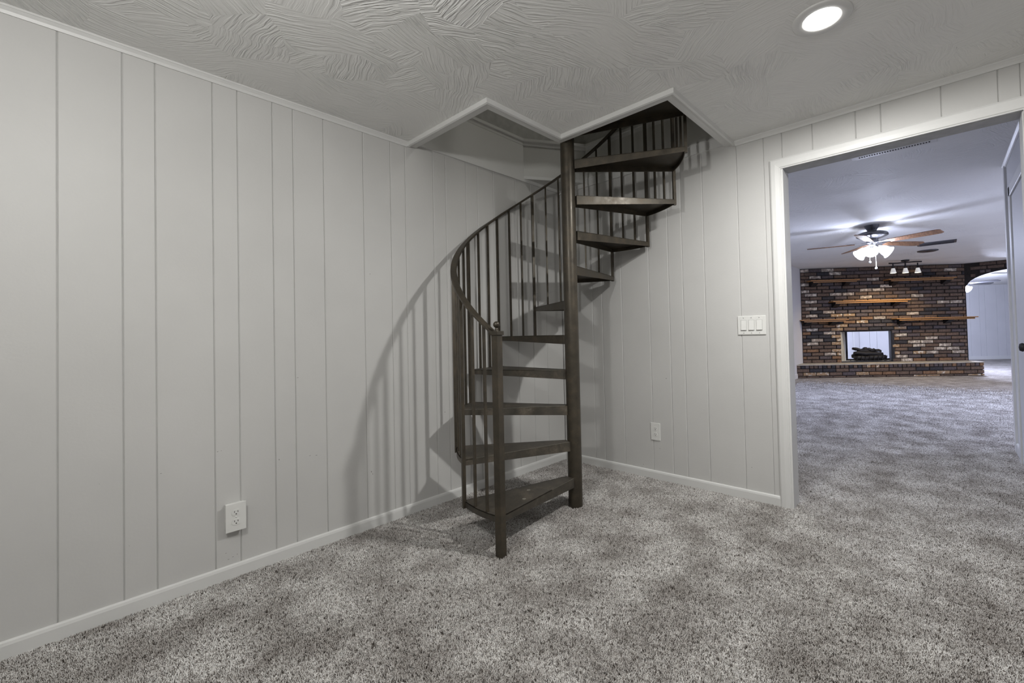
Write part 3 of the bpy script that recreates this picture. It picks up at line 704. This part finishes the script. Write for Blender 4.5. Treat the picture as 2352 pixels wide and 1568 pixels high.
# shelves
def shelf(label, s0, s1, z, br, dep=.20):
    t = thing('wall_shelf', label, 'shelf', FP((s0+s1)/2, W0-.02, z), 'oak shelves on the brick wall')
    b = MB(); b.box((s0, W0-dep-.02, z-.020), (s1, W0-.02, z), mat=MF); bevel(b.build('board', M['oak'], t), .003)
    b = MB(); b.box((s0+.06, W0-dep-.005, z-.052), (s1-.06, W0-dep+.018, z-.034), mat=MF); b.build('apron', M['oak'], t)
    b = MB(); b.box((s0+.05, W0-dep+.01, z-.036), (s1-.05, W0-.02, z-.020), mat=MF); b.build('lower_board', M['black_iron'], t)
    for sb in br:
        b = MB(); b.prism([(0, 0), (0, -.17), (-.03, -.17), (-.10, -.04), (-.10, 0)], 0, .11, mat=MF @ Matrix.Translation((sb, W0-.02, z-.036)) @ Matrix(((0, 0, 1, 0), (0, 1, 0, 0), (1, 0, 0, 0), (0, 0, 0, 1))))
        b.build('bracket', M['black_iron'], t)
    return t
shelf('short oak shelf high at the left of the brick wall', 5.08, 6.12, 2.135, (5.14, 5.84))
shelf('long oak shelf high at the right of the brick wall, behind the track light', 6.72, 8.12, 2.115, (6.84, 7.92))
shelf('long oak mantel shelf centred above the fireplace opening', 5.54, 7.16, 1.660, (5.60, 6.86))
shelf('short oak shelf low at the left, just above the fireplace opening', 4.86, 5.86, 1.262, (4.98, 5.52))
shelf('long oak shelf low at the right, its end passing the edge of the brick wall', 6.86, 8.52, 1.248, (6.98, 7.94))

# arch wall (plane x = 10.28) with brick
AX = 10.28
def archz(y):
    t = (y+3.85)/.93
    return 1.91+.33*math.sqrt(max(0, 1-t*t)) if abs(t) < 1 else 1.91
b = MB(); ys = [-2.90-i*(1.88/24) for i in range(25)]
b.box((AX, -2.90, 0), (AX+.2, -2.84, H2)); b.box((AX, -7.5, 0), (AX+.2, ys[-1], H2))
for y0, y1 in zip(ys[:-1], ys[1:]):
    za, zb = archz(y0), archz(y1)
    v = [(x, y, z) for x in (AX, AX+.2) for y, z in ((y0, za), (y1, zb), (y1, H2), (y0, H2))]
    b.add(v, [(0, 1, 2, 3), (4, 7, 6, 5)]); b.add(v, [(0, 4, 5, 1)], 1)
wa = b.build('wall_arch', [M['mortar'], M['trim']], kind='structure')
RA = Matrix.Rotation(-PI/2, 4, 'Z')
for r in range(7):
    z = H2-.0788*(r+1)
    for j in range(8):
        y = -2.86-.27*j-(.12 if r % 2 else 0); y1 = y-.27
        for (wa0, wb0) in ([(0, .27)] if z+.006 > max(archz(y), archz(y1), archz((y+y1)/2))+.01 else [(0, .09), (.09, .18), (.18, .27)]):
            ya, yb = y-wa0, y-wb0
            if yb < -4.9 or z+.006 < max(archz(ya), archz(yb))+.004: continue
            if ya > -2.87: continue
            place(brick_mesh(wb0-wa0-.012, HT, .02, random.choice((PLUM, UMBER, CHAR, UMBER))), Vector((AX, ya-.006, z+.006)), RA, wa)
# ------------------------------------------------------------------ room beyond
BN = 10.56
b = MB(); b.box((8.47, BN, 0), (17, BN+.1, H3+.1), mat=MF); wb = b.build('wall_beyond', M['gap'], kind='structure')
s = 8.47
ws = [.30, .21, .41, .27, .16, .33, .24, .40]
i = 0
while s < 13.2:
    wd = ws[i % 8]; i += 1
    m = MB(); m.box((s+.003, BN-.012, 0), (s+wd-.003, BN, H3), mat=MF); m.build('panel', M['farwall'], wb); s += wd
b = MB(); b.box((8.47, BN-.026, 0), (14, BN-.012, .10), mat=MF); b.build('baseboard_beyond', M['trim'], kind='structure')
b = MB(); q = [(8.47, BN), (6.6, 8.95), (6.5, 9.05), (8.40, BN+.1)]
b.prism([(FP(s, n, 0).x, FP(s, n, 0).y) for s, n in q], 0, H3); b.build('wall_beyond_left', M['farwall'], kind='structure')
dv = (FP(6.6, 8.95, 0)-FP(8.47, BN, 0)).normalized(); nv = Vector((-dv.y, dv.x, 0)); nv = nv if nv.dot(Vector((-1, -.2, 0))) > 0 else -nv
P0 = FP(8.47, BN, 0)+dv*.42
b = MB(); b.sweep([P0, P0+dv*.09], [(0, 0), (.02, 0), (.02, 2.1), (0, 2.1)], [(nv, Vector((0, 0, 1)))]*2); b.build('trim_11', M['trim'], kind='structure')
b = MB(); b.prism([(p.x, p.y) for p in (FP(4.95, 7.0, 0), FP(4.85, 7.0, 0), FP(6.5, 9.05, 0), FP(6.6, 8.95, 0))], 0, H3); b.build('wall_beyond_left', M['farwall'], kind='structure')
b = MB(); b.box((17.8, -7.5, 0), (17.9, 1.1, H3)); b.build('wall_beyond_right', M['farwall'], kind='structure')

# ------------------------------------------------------------------ ceiling fans
def fan(label, cx, cy, H_, phase, bmat='blade'):
    t = thing('ceiling_fan', label, 'ceiling fan', (cx, cy, H_))
    c = (cx, cy, H_)
    b = MB(); b.lathe(c, [(.085, 0), (.080, -.02), (.060, -.050), (.050, -.075), (.050, -.09)], 28); b.build('canopy', M['pewter'], t)
    b = MB(); b.lathe(c, [(.05, -.09), (.13, -.092), (.165, -.105), (.178, -.120), (.178, -.140), (.165, -.150), (.12, -.170), (.075, -.178), (.0, -.178)], 36); b.build('motor_housing', M['pewter'], t)
    b = MB(); b.lathe(c, [(.066, -.178), (.066, -.225), (.05, -.24), (.035, -.245), (.035, -.27), (.0, -.275)], 28); b.build('switch_housing', M['pewter'], t)
    zb = -.235
    for k in range(5):
        a = math.radians(phase+72*k); R = Matrix.Translation((cx, cy, H_)) @ Matrix.Rotation(a, 4, 'Z')
        T = R @ Matrix.Translation((0, 0, zb)) @ Matrix.Rotation(math.radians(-12), 4, 'X')
        b = MB(); b.prism([(.20, -.050), (.60, -.068), (.72, -.066), (.755, -.045), (.755, .045), (.72, .066), (.60, .068), (.20, .050)], -.004, .004, mat=T); bl = b.build('blade', M[bmat], t)
        b = MB(); b.prism([(.07, -.022), (.13, -.014), (.20, -.040), (.27, -.030), (.29, 0), (.27, .030), (.20, .040), (.13, .014), (.07, .022)], .004, .009, mat=T); b.build('blade_iron', M['pewter'], bl)
    for k in range(3):
        a = math.radians(180+120*k); d = Vector((math.cos(a), math.sin(a), 0)); ax = (d*.85+Vector((0, 0, -.55))).normalized()
        p = Vector(c)+Vector((0, 0, -.262))+d*.03
        b = MB(); b.tube(p, p+ax*.05, .012, n=10); arm = b.build('lamp_arm', M['pewter'], t)
        b = MB(); q = p+ax*.045
        b.lathe(q, [(.022, 0), (.030, .02), (.050, .05), (.060, .085), (.066, .125), (.082, .15)], 24, axis=ax); b.build('glass_shade', M['shade_lit'], t)
    for dx, L in ((.03, .22), (-.03, .14)):
        b = MB(); b.tube((cx+dx, cy-dx, H_-.27), (cx+dx, cy-dx, H_-.33-L), .0022, n=6); pc = b.build('pull_chain', M['plate'], t)
        b = MB(); b.lathe((cx+dx, cy-dx, H_-.33-L), [(0, 0), (.012, -.008), (.014, -.018), (.009, -.03), (0, -.032)], 12); b.build('chain_fob', M['plate'], pc)
    return t
fan('five-blade ceiling fan with glowing glass shades seen through the doorway', FAN1[0], FAN1[1], H2, -40)
lamp('fan_lamp', (FAN1[0], FAN1[1], H2-.44), 28, FAR, .09)
lamp('fan_lamp', (FAN1[0], FAN1[1], H2-.46), 95, FAR, .10, 'SPOT', math.radians(140), aim=(FAN1[0], FAN1[1], 0), blend=.8)
fan('farther ceiling fan beyond the brick arch, only a shade and blade showing', FAN2[0], FAN2[1], H3, -50, 'pewter')
lamp('fan_lamp', (FAN2[0], FAN2[1], H3-.44), 350, FAR, .09)

# ------------------------------------------------------------------ track light
TL = Vector((8.49, -1.955, H2)); td = Vector((.65, -.76, 0)).normalized()
t = thing('track_light', 'dark bar ceiling light with three small frosted shades before the bricks', 'track light', TL)
b = MB(); b.lathe(TL, [(.07, 0), (.07, -.02), (.06, -.028), (0, -.028)], 24); b.build('canopy', M['black_iron'], t)
b = MB(); pth = [TL+td*(x)+Vector((0, 0, -.05+.012*math.sin(x*6))) for x in [-.33+.66*i/12 for i in range(13)]]
b.sweep(pth, [(-.012, -.012), (.012, -.012), (.012, .012), (-.012, .012)], [(Vector((0, 0, 1)), Vector((-td.y, td.x, 0)))]*13); b.tube(TL+Vector((0, 0, -.02)), TL+Vector((0, 0, -.05)), .012, n=8); b.build('bar', M['black_iron'], t)
for x in (-.25, 0, .25):
    P = TL+td*x
    b = MB(); b.tube(P+Vector((0, 0, -.06)), P+Vector((0, 0, -.15)), .012, n=8); b.lathe(P, [(.0, -.14), (.03, -.145), (.03, -.17)], 12); hd = b.build('stem', M['black_iron'], t)
    b = MB(); b.lathe(P, [(.030, -.165), (.036, -.19), (.055, -.262)], 20); b.build('glass_shade', M['frost'], t)
    b = MB(); b.lathe(P, [(.050, -.250), (.04, -.262), (0, -.264)], 16); b.build('bulb', M['track_glow'], t)
    lamp('track_lamp', P+Vector((0, 0, -.30)), 20, WARM, .03, 'SPOT', math.radians(150), aim=P+NN*.25+Vector((0, 0, -2)))

# ------------------------------------------------------------------ ceiling registers in the far room
t = thing('ceiling_register', 'white slotted air register in the ceiling just past the doorway head', 'vent', (1.24, -2.24, H2))
b = MB(); b.box((1.02, -2.50, H2-.008), (1.31, -1.98, H2)); bevel(b.build('frame', M['trim'], t), .003)
for i in range(27):
    y = -2.035-i*.0162
    b = MB(); b.box((1.258, y-.0048, H2-.0095), (1.280, y+.0048, H2-.0078)); b.build('slot', M['dark_slot'], t)
t = thing('ceiling_register', 'long grey louvered register on the far ceiling behind the fan blades', 'vent', (6.5, -2.45, H2))
b = MB(); b.box((6.37, -2.70, H2-.012), (6.66, -2.21, H2)); b.build('frame', M['pewter'], t)
for i in range(5):
    x = 6.40+i*.05; b = MB(); b.box((x, -2.67, H2-.022), (x+.012, -2.24, H2-.010)); b.build('louver', M['pewter'], t)
t = thing('smoke_vent', 'round grey ceiling vent between the fan and the track light', 'vent', (7.38, -2.33, H2))
b = MB(); b.lathe((7.38, -2.33, H2), [(.15, 0), (.15, -.012), (.12, -.02), (.10, -.012), (.07, -.022), (.04, -.012), (0, -.022)], 28); b.build('diffuser_ring', M['pewter'], t)
